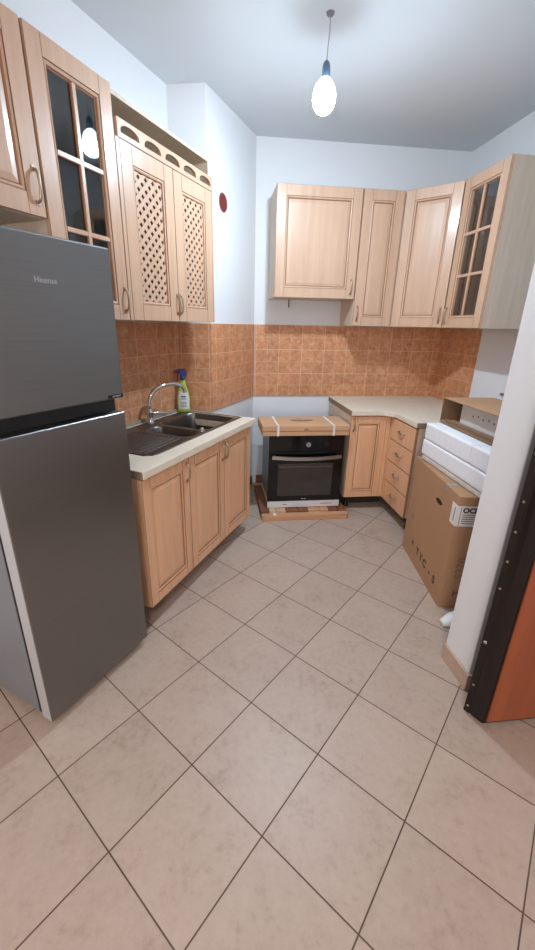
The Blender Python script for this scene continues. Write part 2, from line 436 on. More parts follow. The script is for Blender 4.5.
def door(parent, x0, x1, z0, z1, kind='panel', mat=OAK, s=0.07, th=0.019, handle=None, cols=2, rows=3):
    """front face at y=0, slab behind it; returns the door object"""
    m = MB()
    if kind == 'panel':
        m.rings(x0, x1, z0, z1, [(0, th, 0), (0, 0.0015, 0), (0.0015, 0, 2), (s, 0, 0), (s+0.002, 0.004, 2), (s+0.007, 0.001, 0),
                (s+0.013, 0.003, 0), (s+0.017, 0.009, 1), (s+0.020, 0.009, 2), (s+0.042, 0.005, 0)])
        joint_lines(m, x0, x1, z0, z1, s)
        d = m.build('door', [mat, GLAZE, DARKLINE], parent)
    else:
        m.rings(x0, x1, z0, z1, [(0, th, 0), (0, 0.0015, 0), (0.0015, 0, 2), (s, 0, 0), (s+0.002, 0.004, 2), (s+0.008, 0.001, 0),
                (s+0.014, 0.004, 0), (s+0.017, 0.010, 1), (s+0.020, 0.011, 2), (s+0.020, th, 0), (0, th, 0)], fill=False)
        joint_lines(m, x0, x1, z0, z1, s)
        i = s+0.018; gx0, gx1, gz0, gz1 = x0+i, x1-i, z0+i, z1-i
        if kind == 'glass':
            for c in range(1, cols):
                x = gx0+(gx1-gx0)*c/cols; m.box(x-0.008, x+0.008, 0.002, 0.014, gz0, gz1)
                m.box(x-0.0105, x-0.008, 0.008, 0.014, gz0, gz1, 1); m.box(x+0.008, x+0.0105, 0.008, 0.014, gz0, gz1, 1)
            for r_ in range(1, rows):
                z = gz0+(gz1-gz0)*r_/rows; m.box(gx0, gx1, 0.003, 0.0135, z-0.008, z+0.008)
                m.box(gx0, gx1, 0.009, 0.0135, z-0.0105, z-0.008, 1); m.box(gx0, gx1, 0.009, 0.0135, z+0.008, z+0.0105, 1)
            d = m.build('door', [mat, GLAZE, DARKLINE], parent)
            g = MB(); g.box(gx0-0.002, gx1+0.002, 0.0145, 0.0175, gz0-0.002, gz1+0.002); g.build('glass_pane', GLASS, d)
        else:
            d = m.build('door', [mat, GLAZE, DARKLINE], parent)
            g = MB(); pitch = 0.0375
            for k in range(-40, 60):
                for ang, ya, yb in ((R(42), 0.0100, 0.0128), (R(138), 0.0112, 0.0140)):
                    n = (-math.sin(ang), math.cos(ang)); c = (gx0+n[0]*pitch*k, gz0+n[1]*pitch*k)
                    pl = clip_strip(c, ang, 0.0098, gx0-0.001, gx1+0.001, gz0-0.001, gz1+0.001)
                    if pl: g.prism(pl, ya, yb, axis='y')
            lt = g.build('lattice', mat, d)
            g = MB(); g.box(gx0-0.002, gx1+0.002, 0.0165, 0.0185, gz0-0.002, gz1+0.002); g.build('dark_backing', BACKING, d)
    if handle: handle_v(d, *handle)
    return d
def carcass(parent, w, d, h, y0=0.02, th=0.016, mat=CARC, inside=CARCIN, shelves=(), name='carcass', top=True):
    m = MB()
    m.box(0, th, y0, d, 0, h); m.box(w-th, w, y0, d, 0, h)
    m.box(th, w-th, y0, d, 0, th)
    if top: m.box(th, w-th, y0, d, h-th, h)
    m.box(th, w-th, d-0.006, d, th, h-th, 1)
    for z in shelves: m.box(th, w-th, y0+0.02, d-0.006, z, z+th, 1)
    return m.build(name, [mat, inside], parent)
def feet(parent, spots, h, r=0.018):
    for x, y in spots:
        m = MB(); m.lathe([(r*1.3, 0), (r*1.3, 0.012), (r*0.8, 0.02), (r*0.8, h-0.015), (r*1.3, h-0.01), (r*1.3, h)], (x, y, 0), 14)
        m.build('foot', BLACK, parent)

# ------------------------------------------------------------------ left upper cabinets (front d=1.45, wall d=1.78)
UD = 0.327
c = thing('wall_cabinet', 'short oak wall cabinet with one panelled door hanging above the steel fridge', 'cabinet', W(0.40, 1.45, 1.885), TN_ANG, 'left wall cabinets')
carcass(c, 0.87, UD, 0.585)
door(c, 0.003, 0.433, 0.002, 0.585)
door(c, 0.437, 0.867, 0.002, 0.585, handle=(0.838, 0.045, 0.155))
c = thing('wall_cabinet', 'tall oak wall cabinet with glazed lattice-bar door between the fridge and the sink cabinets', 'cabinet', W(1.275, 1.45, 1.53), TN_ANG, 'left wall cabinets')
carcass(c, 0.412, UD, 0.94, shelves=(0.31, 0.62))
door(c, 0.003, 0.409, 0.0, 0.94, 'glass', s=0.068, handle=(0.385, 0.042, 0.142))

c = thing('wall_cabinet', 'oak wall cabinet over the sink with two trellis doors and an arched frieze', 'cabinet', W(1.69, 1.45, 1.53), TN_ANG, 'left wall cabinets')
m = MB(); th = 0.016; w_, h_ = 0.845, 0.935
m.box(0, th, 0.02, UD, 0, h_); m.box(w_-th, w_, 0.02, UD, 0, h_); m.box(th, w_-th, 0.02, UD, 0, th)
m.box(th, w_-th, 0.02, UD, h_-th, h_); m.box(th, w_-th, UD-0.006, UD, th, h_-th, 1); m.box(th, w_-th, 0.03, UD-0.006, 0.76, 0.776, 1)
m.build('carcass', [CARC, CARCIN], c)
m = MB(); m.box(0.0, 0.022, 0.0, 0.019, 0, 0.762); m.build('filler_strip', OAK, c)
door(c, 0.024, 0.424, 0.0, 0.762, 'lattice', s=0.078, handle=(0.411, 0.042, 0.142))
door(c, 0.427, 0.832, 0.0, 0.762, 'lattice', s=0.078, handle=(0.440, 0.042, 0.142))
m = MB(); m.box(0.834, 0.845, 0.0, 0.019, 0, 0.762); m.build('filler_strip', OAK, c)
# frieze with five D-shaped cut-outs
def frieze(x0, x1, z0, z1, n, mgn=0.030):
    me = MB(); pw = (x1-x0)/n; zb, zt = z0+0.020, z1-0.016; K = 14
    for y0, y1 in ((0.0, 0.018),):
        for i in range(n):
            a, b = x0+i*pw, x0+(i+1)*pw; ia, ib = a+mgn*0.62, b-mgn*0.62; cx = (ia+ib)/2; hw = (ib-ia)/2
            arch = [(ia, zb)]+[(cx-hw*math.cos(math.pi*k/K), zb+0.006+(zt-zb-0.006)*math.sin(math.pi*k/K)**0.8) for k in range(K+1)]+[(ib, zb)]
            # top part: strips from the arch up to z1
            pts = arch
            for j in range(len(pts)-1):
                p, q = pts[j], pts[j+1]
                if q[0]-p[0] > 1e-6: me.prism([(p[0], p[1]), (q[0], q[1]), (q[0], z1), (p[0], z1)], y0, y1, axis='y')
            me.box(a, ia, y0, y1, z0, z1); me.box(ib, b, y0, y1, z0, z1); me.box(ia, ib, y0, y1, z0, zb)
    return me
fz = frieze(0.018, 0.845, 0.766, 0.838, 5); bmf = fz.build('frieze', OAKX, c)
m = MB(); m.box(0.018, 0.845, -0.001, 0.0, 0.7635, 0.7655); m.build('frieze_line', DARKLINE, bmf)
o = MB(); o.box(-0.006, 0.006, -0.003, 0.003, 0, 0.008).tube([(0, 0, 0.006), (0.004, 0, 0.016), (0.010, 0.002, 0.018)], 0.0015, 6)
o = o.build('cable_clip', BLACK); o.location = W(2.02, 1.50, 2.466); o.rotation_euler = (0, 0, TN_ANG)
tag(o, 'tiny black cable clip on top edge of the cabinet over the sink', 'clip')

# ------------------------------------------------------------------ right upper cabinets
def uppers(a, z, w, h, label, hx, hz, depth=0.345, shelves=()):
    c = thing('wall_cabinet', label, 'cabinet', V(a, 3.37, z), AB_ANG, 'right wall cabinets')
    carcass(c, w, depth, h, shelves=shelves)
    door(c, 0.002, w-0.002, 0, h, s=0.07, handle=(hx, hz, hz+0.105)); return c
uppers(0.486, 1.730, 0.655, 0.762, 'wide short oak wall cabinet above the built-in oven, hanging higher than its neighbours', 0.618, 0.035)
uppers(1.145, 1.526, 0.327, 0.966, 'narrow tall oak wall cabinet with one panelled door next to the wide short one', 0.030, 0.045)
# diagonal corner cabinet
DA, DB = V(1.475, 3.37), V(1.768, 3.078)
dd = (DB-DA); dang = math.atan2(dd.y, dd.x); DL = dd.length
c = thing('corner_wall_cabinet', 'angled oak corner wall cabinet with a panelled door, left of the glazed one', 'cabinet', DA+Vector((0, 0, 1.526)), dang)
inv = Matrix.Translation(DA).inverted(); rotm = Matrix.Rotation(-dang, 3, 'Z')
def loc_(v): q = rotm @ (v-DA); return (q.x, q.y)
def inset_poly(k):
    return [loc_(V(1.475+k, 3.384)), loc_(V(1.782, 3.078+k)), loc_(V(2.141-k, 3.078+k)), loc_(V(2.141-k, 3.711-k)), loc_(V(1.475+k, 3.711-k))]
m = MB()
P_ = inset_poly(0.0)
m.prism(P_, 0, 0.016); m.prism(P_, 0.95, 0.966)
for i in range(1, 5):
    p = Vector(P_[i]); q = Vector(P_[(i+1) % 5]); d_ = (q-p).normalized(); n_ = Vector((-d_.y, d_.x))*0.014
    m.prism([tuple(p), tuple(q), tuple(q+n_), tuple(p+n_)], 0.016, 0.95)
m.build('carcass', [CARC], c)
door(c, 0.004, DL-0.004, 0, 0.966, s=0.07, th=0.016, handle=(DL-0.032, 0.035, 0.140))
# glazed cabinet on the right wall; local x runs towards the camera
c = thing('wall_cabinet', 'tall oak wall cabinet with glazed door on the right-hand wall, pale side panel showing', 'cabinet', V(1.768, 3.076, 1.526), AB_ANG-R(90), 'right wall cabinets')
carcass(c, 0.456, 0.374, 0.966, shelves=(0.31, 0.62))
door(c, 0.002, 0.454, 0, 0.966, 'glass', s=0.068, handle=(0.030, 0.035, 0.140))
for z in (0.10, 0.83):
    m = MB(); m.lathe([(0.004, 0), (0.004, 0.0012)], (0.456, 0.09, z), 10, axis='x'); m.build('screw_cap', CARCIN, c)

# ------------------------------------------------------------------ sink run (fronts d=1.155, wall d=1.772)
BZ = 0.125; BH = 0.842-BZ
c = thing('base_cabinet', 'oak base cabinet with one panelled door right beside the fridge', 'cabinet', W(1.318, 1.155, BZ), TN_ANG, 'base cabinets')
carcass(c, 0.387, 0.56, BH, top=False, mat=OAKBASE)
door(c, 0.002, 0.385, 0.003, BH-0.004, mat=OAKBASE, s=0.055, handle=(0.362, 0.585, 0.685))
feet(c, (), 0)
for x, y in ((0.05, 0.13), (0.34, 0.13), (0.05, 0.5), (0.34, 0.5)):
    m = MB(); m.lathe([(0.024, -BZ), (0.024, -BZ+0.012), (0.015, -BZ+0.02), (0.015, -0.012), (0.024, -0.008), (0.024, 0)], (x, y, 0), 14); m.build('foot', BLACK, c)
c = thing('base_cabinet', 'oak double-door base cabinet under the steel sink bowls', 'cabinet', W(1.706, 1.155, BZ), TN_ANG, 'base cabinets')
carcass(c, 0.80, 0.56, BH, top=False)
door(c, 0.002, 0.399, 0.003, BH-0.004, mat=OAKBASE, s=0.055, handle=(0.378, 0.585, 0.685))
door(c, 0.401, 0.798, 0.003, BH-0.004, mat=OAKBASE, s=0.055, handle=(0.422, 0.585, 0.685))
for x, y in ((0.06, 0.13), (0.72, 0.13), (0.06, 0.5), (0.72, 0.5)):
    m = MB(); m.lathe([(0.024, -BZ), (0.024, -BZ+0.012), (0.015, -BZ+0.02), (0.015, -0.012), (0.024, -0.008), (0.024, 0)], (x, y, 0), 14); m.build('foot', BLACK, c)
# worktop with a hole for the sink: local x = t-1.318, y = d-1.140
def slab_hole(X0, X1, Y0, Y1, x0, x1, y0, y1, z0, z1):
    m = MB(); O = [(X0, Y0), (X1, Y0), (X1, Y1), (X0, Y1)]; I = [(x0, y0), (x1, y0), (x1, y1), (x0, y1)]
    vs = [(x, y, z) for z in (z0, z1) for x, y in O+I]; fs = []
    for k in range(4):
        j = (k+1) % 4
        fs += [(k, 4+k, 4+j, j), (8+k, 8+j, 12+j, 12+k), (k, j, 8+j, 8+k), (4+k, 12+k, 12+j, 4+j)]
    return m.add(vs, fs)
c = thing('worktop', 'cream laminate worktop holding the steel sink, beside the fridge', 'worktop', W(1.316, 1.138, 0.845), TN_ANG, 'worktops')
slab_hole(0, 1.246, 0, 0.632, 0.21, 1.195, 0.115, 0.575, 0, 0.040).build('slab', TOPM, c, bevel=0.004)
m = MB(); m.box(-0.0015, -0.0002, 0.004, 0.628, 0.001, 0.038); m.build('raw_edge', CHIP, c)
m = MB(); m.box(0.0, 1.24, 0.612, 0.632, 0.0405, 0.062); m.build('back_strip', simple('grey_sealing_strip', (150, 140, 128), 0.4), c, bevel=0.004)
# ---- sink: pressed steel sheet as a fine grid
SX, SY = 1.045, 0.495
def rr(x, y, cx, cy, hx, hy, r):
    qx, qy = abs(x-cx)-hx+r, abs(y-cy)-hy+r
    return math.hypot(max(qx, 0), max(qy, 0))+min(max(qx, qy), 0)-r
def sstep(a, b, v):
    f = min(1, max(0, (v-a)/(b-a))); return f*f*(3-2*f)
def sink_h(x, y):
    edge = -rr(x, y, SX/2, SY/2, SX/2, SY/2, 0.03)
    h = 0.0035*sstep(0.0, 0.008, edge) - 0.004*sstep(0.012, 0.022, edge)
    d1 = rr(x, y, 0.800, 0.232, 0.200, 0.192, 0.07); h -= 0.155*sstep(0.004, -0.022, d1) + 0.006*sstep(-0.02, -0.15, d1)
    d2 = rr(x, y, 0.480, 0.210, 0.072, 0.165, 0.05); h -= 0.085*sstep(0.004, -0.020, d2)
    d3 = rr(x, y, 0.205, 0.225, 0.165, 0.185, 0.03)
    dip = sstep(0.0, -0.015, d3); h -= 0.004*dip
    rid = max(0, math.cos((y-0.05)*2*math.pi/0.034)); h += 0.0060*dip*rid**2
    return h
t_ = thing('kitchen_sink', 'stainless steel sink with one and a half bowls and ribbed drainer', 'sink', W(1.500, 1.238, 0.8855), TN_ANG)
m = MB(); NX, NY = 190, 100
vs = []; fs = []
for j in range(NY+1):
    for i in range(NX+1):
        x, y = SX*i/NX, SY*j/NY
        if x+y < 0.045: k = (0.045-x-y)/2; x2, y2 = x+k, y+k
        else: x2, y2 = x, y
        vs.append((x2, y2, sink_h(x2, y2)))
for j in range(NY):
    for i in range(NX):
        a = j*(NX+1)+i; fs.append((a, a+1, a+NX+2, a+NX+1))
m.add(vs, fs, 0, True)
m.build('basin', STEEL, t_, fix=False)
for x, y, z, r in ((0.80, 0.232, -0.160, 0.042), (0.48, 0.210, -0.084, 0.034)):
    m = MB(); m.lathe([(r, 0), (r, 0.003), (r*0.8, 0.004), (r*0.75, 0.001), (r*0.3, 0.001), (r*0.28, 0.006), (0.004, 0.008)], (x, y, z), 24); m.build('drain', CHROME, t_)
m = MB(); m.lathe([(0.020, 0.0), (0.020, 0.004), (0.013, 0.007), (0.012, 0.016), (0.010, 0.019), (0.003, 0.020)], (0.575, 0.055, 0), 20); m.build('drain_knob', CHROME, t_)
# ---- faucet
t_ = thing('kitchen_faucet', 'chrome swan-neck mixer tap rising behind the sink bowls', 'faucet', W(2.085, 1.700, 0.886), TN_ANG)
m = MB(); m.lathe([(0.027, 0), (0.027, 0.008), (0.021, 0.012), (0.021, 0.055), (0.023, 0.06), (0.023, 0.088), (0.016, 0.098)], (0, 0, 0), 24); m.build('body', CHROME, t_)
pts = []
sp = [(0, 0, 0.09), (-0.004, 0.0, 0.12), (0.004, -0.004, 0.165), (0.040, -0.02, 0.215), (0.100, -0.045, 0.240), (0.165, -0.070, 0.246), (0.215, -0.09, 0.236), (0.245, -0.105, 0.212), (0.252, -0.110, 0.190)]
def catmull(P, n=6):
    P = [Vector(p) for p in P]; out = []
    for i in range(len(P)-1):
        a = P[max(i-1, 0)]; b = P[i]; c_ = P[i+1]; d_ = P[min(i+2, len(P)-1)]
        for k in range(n):
            t = k/n
            out.append(0.5*((2*b)+(-a+c_)*t+(2*a-5*b+4*c_-d_)*t*t+(-a+3*b-3*c_+d_)*t**3))
    out.append(P[-1]); return out
m = MB(); m.tube(catmull(sp), 0.0132, 14); m.lathe([(0.0148, 0), (0.0148, 0.014)], (0.252, -0.110, 0.178), 16); m.build('spout', CHROME, t_)
m = MB(); m.tube(catmull([(0.0, -0.012, 0.072), (0.03, -0.035, 0.070), (0.075, -0.060, 0.064), (0.125, -0.080, 0.052)]), [0.011]*5+[0.009]*8+[0.0075]*6, 10, flat=0.6); m.build('lever', CHROME, t_)
# ---- spray bottle
GREEN = simple('lime_green_plastic', (172, 206, 78), 0.35, var=0.04)
BLUE = simple('navy_blue_plastic', (34, 44, 112), 0.35)
REDP = simple('dark_red_plastic', (130, 32, 36), 0.4)
t_ = thing('spray_bottle', 'lime green cleaning spray bottle with blue trigger head in the sink corner', 'bottle', W(2.492, 1.708, 0.8893), TN_ANG-R(55))
t_.scale = (1.0, 1.0, 1.06)
m = MB(); m.lathe([(0.040, 0), (0.046, 0.006), (0.048, 0.05), (0.048, 0.095), (0.044, 0.125), (0.034, 0.155), (0.025, 0.18), (0.020, 0.205), (0.018, 0.225), (0.014, 0.232)], (0, 0, 0), 28, 1.0, 0.62); m.build('bottle_body', GREEN, t_)
m = MB(); m.lathe([(0.0165, 0.222), (0.0175, 0.226), (0.0175, 0.245), (0.014, 0.25)], (0, 0, 0), 20)
m.prism([(-0.018, 0.246), (0.022, 0.246), (0.030, 0.262), (0.028, 0.286), (0.010, 0.297), (-0.030, 0.296), (-0.046, 0.288), (-0.046, 0.272), (-0.020, 0.270)], -0.014, 0.014, axis='y')
hd = m.build('trigger_head', BLUE, t_, bevel=0.003)
m = MB(); m.box(-0.058, -0.046, -0.009, 0.009, 0.271, 0.289); m.tube([(-0.030, 0, 0.270), (-0.036, 0, 0.250), (-0.034, 0, 0.228), (-0.040, 0, 0.214)], 0.005, 8); m.build('trigger', REDP, hd)
m = MB(); K = 12; vs = []; fs = []
LR = ((0.022, 0.0478), (0.05, 0.0490), (0.095, 0.0490), (0.125, 0.0450), (0.146, 0.0385))
for z, r in LR:
    for k in range(K+1):
        a = R(-90)+R(105)*(k/K-0.5)
        vs.append((r*math.cos(a), r*0.62*math.sin(a)-0.0006, z))
fs = [(j*(K+1)+k, j*(K+1)+k+1, (j+1)*(K+1)+k+1, (j+1)*(K+1)+k) for j in range(len(LR)-1) for k in range(K)]
m.add(vs, fs, 0, True); lb = m.build('paper_label', LABEL, t_, fix=False)
for i, (z, wd, hh) in enumerate(((0.110, 0.034, 0.009), (0.094, 0.040, 0.004), (0.070, 0.046, 0.003), (0.060, 0.050, 0.003), (0.050, 0.044, 0.003), (0.040, 0.05, 0.003))):
    m = MB(); vs = []
    for zz in (z-hh/2, z+hh/2):
        for k in range(7):
            a = R(-90)+(wd/0.048)*(k/6-0.5); vs.append((0.0488*math.cos(a), 0.0488*0.62*math.sin(a)-0.0012, zz))
    m.add(vs, [(k, k+1, 8+k, 7+k) for k in range(6)]); m.build('print_line', BLUE if i < 2 else INK, lb, fix=False)

# ------------------------------------------------------------------ refrigerator
FA = R(62.2)
t_ = thing('refrigerator', 'tall stainless steel two-door fridge with the freezer on top, standing left', 'refrigerator', (-0.793, 1.099, 0), FA)
FWD = 0.526
m = MB(); m.box(0.002, FWD-0.002, 0.078, 0.575, 0.045, 1.755); m.build('body', GREYSIDE, t_, bevel=0.006)
m = MB(); m.box(0.005, FWD-0.005, 0.058, 0.080, 0.05, 1.187); m.box(0.005, FWD-0.005, 0.058, 0.080, 1.2425, 1.75); m.build('door_gasket', RUBBER, t_)
m = MB(); m.box(0.008, FWD-0.008, 0.045, 0.074, 1.186, 1.242); m.build('handle_recess', BLACK, t_)
def fridge_leaf(name, z0, z1):
    m = MB(); m.box(0, FWD, 0.0, 0.06, z0, z1); m.mi = [0, 0, 0, 0, 1, 1]
    return m.build(name, [BRUSH, DOORSIDE], t_, bevel=0.006, seg=3)
fd = fridge_leaf('freezer_door', 1.240, 1.765)
text('brand_lettering', 'Hisense', 0.0245, simple('soft_grey_lettering', (178, 180, 182), 0.45), fd, Matrix.Translation((0.262, -0.0006, 1.637)) @ FRONT, 0.0004)
m = MB(); m.box(FWD-0.078, FWD-0.003, -0.0012, 0.0, 1.243, 1.257); st = m.build('feature_sticker', BLACK, fd)
text('sticker_lettering', 'NO FROST', 0.0085, TEXTGREY, st, Matrix.Translation((FWD-0.036, -0.0016, 1.250)) @ FRONT, 0.0002)
fridge_leaf('fridge_door', 0.040, 1.184)
m = MB(); m.box(0.02, FWD-0.02, 0.09, 0.11, 0.02, 0.05); m.build('kick_strip', BLACK, t_)
for x, y in ((0.04, 0.085), (FWD-0.04, 0.085), (0.05, 0.52), (FWD-0.05, 0.52)):
    m = MB(); m.lathe([(0.018, 0), (0.018, 0.01), (0.009, 0.012), (0.009, 0.046)], (x, y, 0), 14); m.build('foot', BLACK, t_)

# ------------------------------------------------------------------ back run: pallet, oven, flat box
t_ = thing('wooden_pallet', 'low slatted wooden pallet on the floor carrying the oven', 'pallet', V(0.365, 2.868, 0), AB_ANG)
PW, PD = 0.735, 0.70
def rslat(x0, x1, y0, y1, z0, z1, r=0.03):
    m = MB(); pts = []
    for cx, cy, a0 in ((x1-r, y0+r, -90), (x1-r, y1-r, 0), (x0+r, y1-r, 90), (x0+r, y0+r, 180)):
        for k in range(5): a = R(a0+22.5*k); pts.append((cx+r*math.cos(a), cy+r*math.sin(a)))
    m.prism(pts, z0, z1); return m
rslat(0, PW, 0, 0.055, 0, 0.047, 0.024).build('front_rail', PLANKLIGHT, t_, bevel=0.004)
m = MB(); m.box(0, PW, PD-0.06, PD, 0, 0.052); m.build('rear_rail', PLANKLIGHT, t_, bevel=0.003)
m = MB(); m.box(0.0, 0.07, 0.057, PD-0.062, 0, 0.060); m.build('side_plank', PLANKDARK, t_, bevel=0.003)
m = MB(); m.box(PW-0.07, PW, 0.057, PD-0.062, 0, 0.052); m.build('side_plank', PLANKDARK, t_, bevel=0.003)
xs = 0.074; pal = [PLANKDARK, simple('pale_plank', (206, 180, 150), 0.8, var=0.1), PLANKLIGHT, PLANKDARK, simple('pale_plank_b', (196, 160, 126), 0.8, var=0.1), PLANKDARK, PLANKLIGHT]
for i, wd in enumerate((0.055, 0.085, 0.105, 0.085, 0.10, 0.075, 0.077)):
    m = MB(); m.box(xs, xs+wd-0.004, 0.057, PD-0.062, 0.012, 0.060+0.0015*(i % 2)); m.build('slat', pal[(i*3+1) % 7], t_, bevel=0.002); xs += wd
m = MB(); m.box(0.10, 0.125, 0.004, 0.054, 0.0471, 0.0476); m.build('tape_scrap', LABEL, t_)

t_ = thing('oven', 'black glass built-in oven standing loose on the wooden pallet', 'oven', V(0.424, 2.985, 0.0655), AB_ANG)
OW = 0.62; OH = 0.628
m = MB(); m.box(0.02, OW-0.02, 0.025, 0.56, 0.012, OH-0.008); m.build('body', simple('galvanised_steel', (140, 140, 142), 0.45, 0.8, var=0.05), t_, bevel=0.003)
m = MB(); m.box(0.0, OW, 0.0, 0.024, 0.498, OH); cp = m.build('control_panel', BLKGLASS, t_, bevel=0.002)
m = MB(); m.lathe([(0.019, -0.024), (0.022, -0.021), (0.022, 0.0)][::1], (0.318, 0, 0.558), 24, axis='y'); m.build('knob', CHROME, cp)
for x in (0.16, 0.47):
    m = MB(); m.lathe([(0.020, -0.0015), (0.021, 0.0)], (x, 0, 0.558), 24, axis='y'); m.lathe([(0.004, -0.003), (0.004, -0.001)], (x, 0, 0.558), 10, axis='y'); m.build('pop_out_dial', BLACK, cp)
m = MB(); m.box(0.0, OW, -0.002, 0.022, 0.060, 0.494); od = m.build('oven_door', BLKGLASS, t_, bevel=0.002)
m = MB(); m.box(0.080, OW-0.080, -0.0032, -0.002, 0.108, 0.394); wdw = m.build('window', simple('smoked_window', (58, 54, 52), 0.15, var=0.1), od)
m = MB(); m.box(0.088, OW-0.088, -0.0045, -0.0032, 0.362, 0.370); m.build('rack_line', simple('dull_rack_metal', (110, 104, 98), 0.4, 0.7), wdw)
pts = [(0.026+0.568*k/16, -0.030-0.016*math.sin(math.pi*k/16), 0.456-0.010*math.sin(math.pi*k/16)) for k in range(17)]
hb = MB(); vs = []; fs = []
for x, y, z in pts: vs += [(x, y, z-0.016), (x, y-0.009, z-0.012), (x, y-0.009, z+0.012), (x, y, z+0.016), (x, y+0.006, z)]
for k in range(16):
    for j in range(5): j2 = (j+1) % 5; fs.append((k*5+j, (k+1)*5+j, (k+1)*5+j2, k*5+j2))
fs += [(0, 1, 2, 3, 4), (84, 83, 82, 81, 80)]
hb.add(vs, fs, 0, False)
for x in (0.045, 0.575): hb.box(x-0.008, x+0.008, -0.034, -0.001, 0.448, 0.464)
hb.build('handle', simple('satin_steel', (190, 184, 178), 0.3, 1.0, var=0.02), od)
m = MB(); m.box(0.29, 0.296, -0.0030, -0.002, 0.075, 0.083)
for k in range(3): m.box(0.302+0.009*k, 0.308+0.009*k, -0.0030, -0.002, 0.075, 0.081)
m.build('maker_mark', TEXTGREY, od)
m = MB(); m.box(0.0, OW, -0.003, 0.022, 0.0, 0.056); bs = m.build('lower_strip', simple('white_film_strip', (214, 212, 214), 0.4), t_, bevel=0.002)
for x0, x1, mt in ((0.13, 0.165, INKL), (0.30, 0.335, TEXTGREY), (0.455, 0.56, simple('red_print', (190, 120, 116), 0.6))):
    m = MB(); m.box(x0, x1, -0.0036, -0.003, 0.026, 0.033); m.build('strip_print', mt, bs)

# flat box on the oven
t_ = thing('flat_cardboard_box', 'flat strapped cardboard box lying on top of the oven', 'box', V(0.368, 2.972, 0.6965), AB_ANG)
BW, BD = 0.705, 0.335
m = MB(); m.box(0, BW, 0, BD, 0, 0.036); m.build('tray', CARD2, t_, bevel=0.003)
m = MB(); m.box(-0.002, BW+0.002, -0.003, BD+0.002, 0.038, 0.082); lid = m.build('lid', CARD2, t_, bevel=0.004)
for x in (0.125, 0.575):
    m = MB(); m.box(x-0.008, x+0.008, -0.0055, -0.0035, 0.0, 0.0845); m.box(x-0.008, x+0.008, -0.0055, BD+0.004, 0.0826, 0.0845); m.box(x-0.008, x+0.008, BD+0.0025, BD+0.0045, 0.0, 0.0845)
    m.build('strap', WHITEPL, t_)
m = MB()
for k in range(5):
    a = R(-70+35*k); m.tube([(0.35, 0.17, 0.0828), (0.35+0.10*math.sin(a), 0.17+0.045*math.cos(a), 0.0828)], 0.004, 6, flat=0.15)
m.tube([(0.35+0.085*math.cos(R(q*20)), 0.19+0.04*math.sin(R(q*20)), 0.0828) for q in range(0, 19)], 0.003, 6, flat=0.2)
m.build('printed_emblem', INK, lid)
m = MB(); m.box(0.335, 0.365, -0.0036, -0.003, 0.042, 0.060); m.build('small_mark', INKL, lid)

# ------------------------------------------------------------------ right base units
SHADEBOARD = simple('dark_under_shade_board', (52, 44, 40), 0.7)  # dark recessed boards added to paint the shade beneath the base units
c = thing('base_cabinet', 'narrow oak base cabinet with one tall door between the oven and the drawers', 'cabinet', V(1.098, 3.03, 0.12), AB_ANG, 'base cabinets')
m = MB(); m.box(0, 0.016, 0.02, 0.66, 0, 0.722); m.box(0.322, 0.338, 0.02, 0.66, 0, 0.722); m.box(0.016, 0.322, 0.02, 0.66, 0, 0.016); m.box(0.016, 0.322, 0.654, 0.66, 0.016, 0.722, 1)
m.build('carcass', [CARC, CARCIN], c)
door(c, 0.001, 0.304, 0.003, 0.718, mat=OAKBASE, s=0.055, handle=(0.028, 0.600, 0.695))
m = MB(); m.box(0.02, 0.40, 0.14, 0.156, -0.119, -0.001); m.build('under_shade_board', SHADEBOARD, c)
m = MB(); m.box(0.306, 0.338, 0.0, 0.019, 0.003, 0.718); m.build('filler_strip', OAKBASE, c)
for x, y in ((0.06, 0.10), (0.28, 0.6)):
    m = MB(); m.lathe([(0.024, -0.12), (0.024, -0.108), (0.015, -0.10), (0.015, -0.012), (0.024, -0.008), (0.024, 0)], (x, y, 0), 14); m.build('foot', BLACK, c)
c = thing('drawer_cabinet', 'oak base unit with a stack of four drawers behind the big cardboard box', 'cabinet', V(1.438, 3.005, 0.12), AB_ANG-R(90))
DWW = 0.40
m = MB(); m.box(-0.026, 0.0, 0.0, 0.019, 0.003, 0.718); m.build('filler_strip', OAKBASE, c)
m = MB(); m.box(-0.14, DWW, 0.12, 0.136, -0.119, -0.001); m.build('under_shade_board', SHADEBOARD, c)
m = MB(); m.box(0, 0.016, 0.02, 0.66, 0, 0.722); m.box(DWW-0.016, DWW, 0.02, 0.66, 0, 0.722); m.box(0.016, DWW-0.016, 0.02, 0.66, 0, 0.016); m.box(0.016, DWW-0.016, 0.654, 0.66, 0.016, 0.722, 1)
m.build('carcass', [CARC, CARCIN], c)
for k in range(4):
    z0 = 0.002+k*0.1795; m = MB()
    m.rings(0.002, DWW-0.002, z0, z0+0.177, [(0, 0.019, 0), (0, 0.003, 2), (0.003, 0, 2), (0.02, 0, 0)])
    m.box(0.03, DWW-0.03, 0.019, 0.5, z0+0.02, z0+0.14, 1)
    d = m.build('drawer', [OAKBASE, CARCIN, GLAZE], c)
    handle_h(d, 0.150, 0.235, z0+0.095)
for x, y in ((0.34, 0.085), (0.06, 0.6), (0.34, 0.6)):
    m = MB(); m.lathe([(0.024, -0.12), (0.024, -0.108), (0.015, -0.10), (0.015, -0.012), (0.024, -0.008), (0.024, 0)], (x, y, 0), 14); m.build('foot', BLACK, c)
